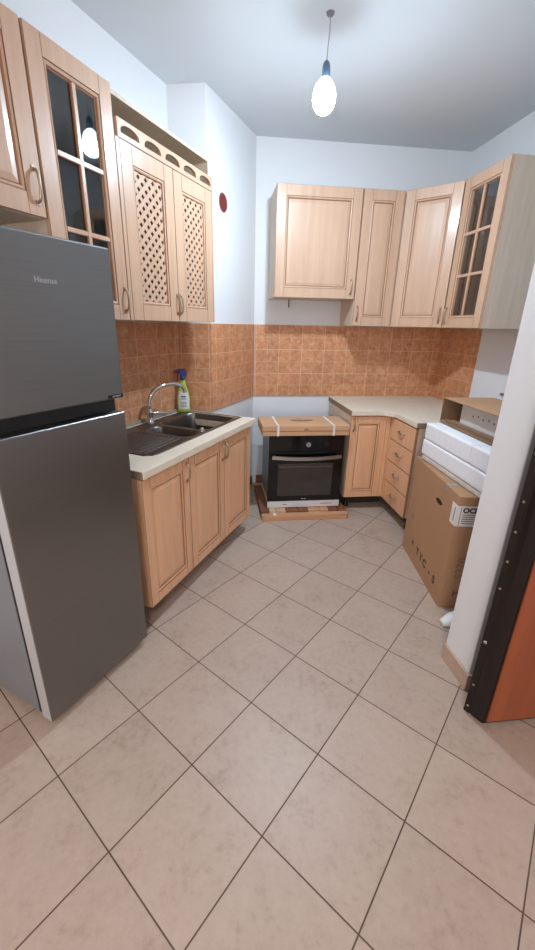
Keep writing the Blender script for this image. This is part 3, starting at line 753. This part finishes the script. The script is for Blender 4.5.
# L worktop
c = thing('worktop', 'cream L-shaped worktop running into the right-hand corner', 'worktop', V(0, 0, 0.845), AB_ANG, 'worktops')
pts = [(1.095, 3.015), (1.345, 3.015), (1.372, 3.008), (1.424, 2.956), (1.430, 2.94), (1.430, 2.60), (2.142, 2.60), (2.142, 3.710), (1.095, 3.710)]
m = MB(); m.prism(pts, 0, 0.040); m.build('slab', TOPM, c, bevel=0.004)
m = MB(); m.box(1.0935, 1.0948, 3.02, 3.70, 0.001, 0.038); m.build('raw_edge', CHIP, c)
m = MB(); m.box(1.434, 2.13, 2.5985, 2.5998, 0.001, 0.038); m.build('raw_edge', CHIP, c)

# ------------------------------------------------------------------ big cardboard box (local x right, y away)
BA = R(-2.0)
t_ = thing('large_cardboard_box', 'tall brown cardboard appliance box standing on the floor by the partition', 'box', (1.046, 1.879, 0), BA)
W1, D1, H1 = 0.54, 0.685, 0.70
m = MB(); m.box(0, W1, 0, D1, 0, H1-0.005); m.box(0.0, W1, 0.0, D1/2-0.002, H1-0.005, H1); m.box(0.0, W1, D1/2+0.002, D1, H1-0.005, H1)
bx = m.build('carton', CARD, t_, bevel=0.010, seg=3)
def oval(y0, z0, hy, hz, x=-0.0012, n=20):
    m = MB(); m.lathe([(1.0, 0), (1.0, 0.0012)], (x, y0, z0), n, hy, hz, axis='x'); return m
oval(0.228, 0.570, 0.046, 0.014).build('hand_hole', BLACK, bx)
LEFT = Matrix.Rotation(R(-90), 4, 'Z') @ FRONT    # readable from -x
for i, (yy, zz, s_, b_) in enumerate(((0.50, 0.125, 0.05, '^'), (0.40, 0.122, 0.05, 'T'), (0.335, 0.118, 0.05, 'Y'), (0.27, 0.115, 0.055, 'C'), (0.185, 0.112, 0.05, '-'), (0.11, 0.108, 0.055, 'S'))):
    text('printed_symbol', b_, s_*1.3, INK, bx, Matrix.Translation((-0.0006, yy, zz)) @ LEFT, 0.0003, bold=0.0035)
text('faint_print', 'IIII', 0.05, INKL, bx, Matrix.Translation((-0.0006, 0.57, 0.30)) @ LEFT @ Matrix.Rotation(R(90), 4, 'Z'), 0.0003)
for z_, b_, s_, mt in ((0.235, '5270', 0.07, INKL), (0.065, 'M', 0.05, INK)):
    text('printed_number', b_, s_, mt, bx, Matrix.Translation((0.085, -0.0006, z_+0.03)) @ FRONT @ (Matrix.Rotation(R(90), 4, 'Z') if z_ > 0.1 else Matrix.Identity(4)), 0.0003)
m = MB(); m.box(0.0, 0.24, -0.0022, -0.0008, 0.530, 0.648); m.box(-0.0022, -0.0008, -0.0022, 0.062, 0.530, 0.648); lb = m.build('paper_label', LABEL, bx)
text('label_lettering', 'OCEA', 0.040, INK, lb, Matrix.Translation((0.028, -0.0028, 0.622)) @ FRONT, 0.0003, align='LEFT', bold=0.0022)
m = MB(); m.box(0.016, 0.019, -0.0028, -0.0022, 0.535, 0.643)
for k in range(5): m.box(0.03, 0.22-0.02*(k % 2), -0.0028, -0.0022, 0.545+0.0125*k, 0.5495+0.0125*k)
m.box(-0.0028, -0.0022, 0.02, 0.028, 0.55, 0.63)
m.build('label_print', INKL, lb)
m = MB(); m.box(-0.001, 0.055, 0.155, 0.185, H1-0.0005, H1+0.001); m.box(-0.0012, 0.0, 0.155, 0.185, H1-0.03, H1+0.001); m.build('tape', simple('grey_tape', (150, 150, 146), 0.4), bx)

# foam pack on the box
FO = V(1.332, 1.50, 0.7025); FANG = AB_ANG+R(-2.2)
t_ = thing('foam_package', 'long white polystyrene-packed appliance lying on the large cardboard box', 'package', FO, FANG)
m = MB(); m.box(0.004, 0.44, 0.0, 0.86, 0, 0.030); m.build('wrapped_base', WRAP, t_, bevel=0.006)
m = MB(); m.box(0.0, 0.44, 0.0, 0.875, 0.032, 0.135); m.build('lower_shell', FOAM, t_, bevel=0.012, seg=3)
m = MB(); m.box(0.003, 0.44, 0.0, 0.36, 0.138, 0.243); m.box(0.003, 0.44, 0.36, 0.87, 0.138, 0.243); m.build('upper_shell', FOAM, t_, bevel=0.010, seg=3)
# open carton on the foam, opening towards -x
t_ = thing('open_cardboard_box', 'open brown cardboard box resting on the white foam package by the right wall', 'box', V(1.457, 1.62, 0.947), FANG)
L2, D2, H2 = 0.80, 0.34, 0.152
m = MB(); m.box(0, D2, 0, L2, 0, 0.004); m.box(0, D2, 0, L2, H2-0.004, H2, 0); m.box(D2-0.004, D2, 0, L2, 0.004, H2-0.004, 1)
m.box(0, D2, L2-0.004, L2, 0.004, H2-0.004, 1); m.box(0, D2, 0, 0.004, 0.004, H2-0.004, 1)
m.box(0.004, 0.02, 0.01, L2-0.06, 0.004, 0.022, 1)
oc = m.build('carton', [CARD, CARDIN], t_)
m = MB(); m.prism([(-0.030, 0.0), (0, 0.0), (0, L2-0.03), (-0.03, L2-0.05)], 0.001, 0.005); m.build('lower_flap', CARDIN, t_)
t_ = thing('boxed_appliance', 'pale grey appliance with small buttons inside the open cardboard box', 'appliance', V(1.457, 1.62, 0.9515)+e1*0.0, FANG)
GREYA = simple('pale_grey_metal', (214, 214, 210), 0.4, 0.0)
m = MB(); m.box(0.070, 0.30, 0.02, 0.695, 0, 0.140); ap = m.build('housing', GREYA, t_, bevel=0.008)
for k in range(5): m = MB(); m.lathe([(0.007, -0.002), (0.007, 0.0)], (0.070, 0.36+0.05*k, 0.075+0.008*(k % 2)), 12, axis='x'); m.build('button', simple('grey_button', (130, 128, 126), 0.4), ap)

# shoe behind the partition
t_ = thing('white_slipper', 'white slip-on shoe on the floor with its toe poking past the partition', 'shoe', V(1.205, 1.600, 0), AB_ANG+R(4))
m = MB(); prof = []
SN = 15; ring = 14; vs = []; fs = []
for i in range(SN+1):
    f = i/SN; x = 0.27*f
    hw = 0.045*math.sin(math.pi*min(1, (f+0.06)/0.42)*0.5)**0.5 * (1-0.25*sstep(0.45, 0.75, f)) * (1 if f < 0.93 else math.sqrt(max(0.05, 1-((f-0.93)/0.08)**2)))
    hw = max(hw, 0.008)
    hh = 0.034+0.034*sstep(0.0, 0.35, f)
    for k in range(ring):
        a = 2*math.pi*k/ring; z = hh/2+hh/2*math.sin(a); z = max(z, 0.001)
        vs.append((x, hw*math.cos(a), z))
for i in range(SN):
    for k in range(ring): k2 = (k+1) % ring; fs.append((i*ring+k, i*ring+k2, (i+1)*ring+k2, (i+1)*ring+k))
fs += [list(range(ring))[::-1], list(range(SN*ring, SN*ring+ring))]
m.add(vs, fs, 0, True); m.build('upper', simple('white_shoe_leather', (236, 236, 232), 0.5, bump=0.2), t_)
m = MB(); pts = []
for k in range(28):
    a = 2*math.pi*k/28; pts.append((0.135+0.137*math.cos(a), (0.047-0.006*math.cos(a+math.pi))*math.sin(a)))
m.prism(pts, 0, 0.012); m.build('sole', simple('grey_shoe_sole', (170, 170, 168), 0.6), t_)

# ------------------------------------------------------------------ open steel door by the partition
t_ = bpy.data.objects.new('door_1', None); col.objects.link(t_); struct(t_); t_.location = V(0, 0, 0); t_.rotation_euler = (0, 0, AB_ANG)
poly = [(1.020, 1.108), (1.030, 1.090), (1.038, 1.088), (1.044, 1.068), (1.061, 1.040), (1.93, 1.040), (1.93, 1.108)]
m = MB(); m.prism(poly, 0.008, 2.06); m.build('door_leaf', DOORSTEEL, t_, bevel=0.0015)
m = MB(); m.box(1.074, 1.915, 1.034, 1.040, 0.022, 2.045); m.build('veneer_panel', REDWOOD, t_)
for z in (0.045, 0.16, 0.38, 0.63, 0.745, 0.865, 0.98, 1.15, 1.32, 1.6, 1.8):
    r = 0.0045 if z not in (0.38, 1.15) else 0.0075
    m = MB(); a = math.atan2(-0.018, 0.010)
    d_ = Vector((-0.62, -0.40, 0)).normalized(); cpt = Vector((1.026, 1.096, z))
    m.tube([cpt-d_*0.003, cpt+d_*0.0022, cpt+d_*0.003], [r, r, r*0.6], 12); m.build('rivet', NICKEL if r < 0.005 else CHROME, t_)

# ------------------------------------------------------------------ small wall things
t_ = thing('vent_hole', 'round dark red hole in the white wall beside the sink cabinets', 'hole', W(2.85, 1.545, 2.318), TN_ANG)
HOLE = simple('raw_brick_red', (120, 40, 34), 0.9, var=0.25, nscale=40)
m = MB(); m.lathe([(0.052, -0.001), (0.058, -0.0025), (0.060, 0.0)], (0, 0, 0), 28, axis='y'); m.build('rim', simple('crumbled_plaster', (120, 84, 76), 0.9, var=0.2), t_)
m = MB(); m.lathe([(0.051, -0.003), (0.051, -0.0015)], (0, 0, 0), 28, axis='y'); m.build('opening', HOLE, t_)
t_ = thing('wall_fitting', 'small grey fitting low on the right wall above the open cardboard box', 'fitting', V(2.15, 2.76, 1.055), AB_ANG-R(90))
m = MB(); m.box(0.0, 0.10, -0.012, 0.0, 0, 0.02); m.build('plate', simple('grey_fitting', (120, 120, 122), 0.5), t_, bevel=0.003)
m = MB(); m.tube([(0, 0, 0), (0.001, 0.0, -0.02), (-0.001, 0.001, -0.045), (0.001, 0, -0.066)], 0.0045, 8)
o = m.build('hanging_cable', DARK); o.location = V(0.648, 3.60, 1.7298); tag(o, 'short dark cable end hanging below the wide short cabinet', 'cable')

# ------------------------------------------------------------------ pendant bulb
LP = Vector((0.284, 2.449, 0))
t_ = thing('pendant_bulb', 'bare lit bulb hanging on a thin cord from the ceiling', 'lamp', (LP.x, LP.y, CZ))
m = MB(); m.lathe([(0.012, -0.012), (0.018, -0.006), (0.020, 0.0)], (0, 0, 0), 16); m.build('ceiling_hook', simple('grey_hook', (120, 120, 124), 0.5), t_)
m = MB(); m.tube([(0, 0, -0.010), (0.002, 0, -0.06), (-0.002, 0, -0.12), (-0.004, 0, -0.175)], 0.0022, 8); m.build('cord', simple('grey_cord', (150, 156, 162), 0.5), t_)
m = MB(); m.lathe([(0.006, -0.172), (0.014, -0.180), (0.019, -0.195), (0.020, -0.235), (0.018, -0.238)], (-0.004, 0, 0), 20); m.build('socket', simple('blue_grey_socket', (96, 124, 150), 0.5), t_)
be = NT('lit_bulb_glass')
be.base((0.9, 0.95, 1.0)); be.b.inputs['Emission Color'].default_value = (*BULB_COLOR, 1); be.b.inputs['Emission Strength'].default_value = BULB_STRENGTH
bu = NT('dim_bulb_shoulder')
bu.base((0.9, 0.95, 1.0)); bu.b.inputs['Emission Color'].default_value = (*BULB_COLOR, 1); bu.b.inputs['Emission Strength'].default_value = 9.0
m = MB(); m.lathe([(0.018, -0.238), (0.028, -0.246), (0.042, -0.262), (0.053, -0.285), (0.056, -0.308)], (-0.006, 0, 0), 32, mi=1)
m.lathe([(0.0562, -0.308), (0.054, -0.330), (0.048, -0.350)], (-0.006, 0, 0), 32)
m.lathe([(0.0479, -0.350), (0.034, -0.368), (0.018, -0.378), (0.003, -0.380)], (-0.006, 0, 0), 32, mi=2)
bd = NT('bright_bulb_cap')
bd.base((0.9, 0.95, 1.0)); bd.b.inputs['Emission Color'].default_value = (*BULB_COLOR, 1); bd.b.inputs['Emission Strength'].default_value = BULB_STRENGTH*4
m.build('bulb', [be.m, bu.m, bd.m], t_)
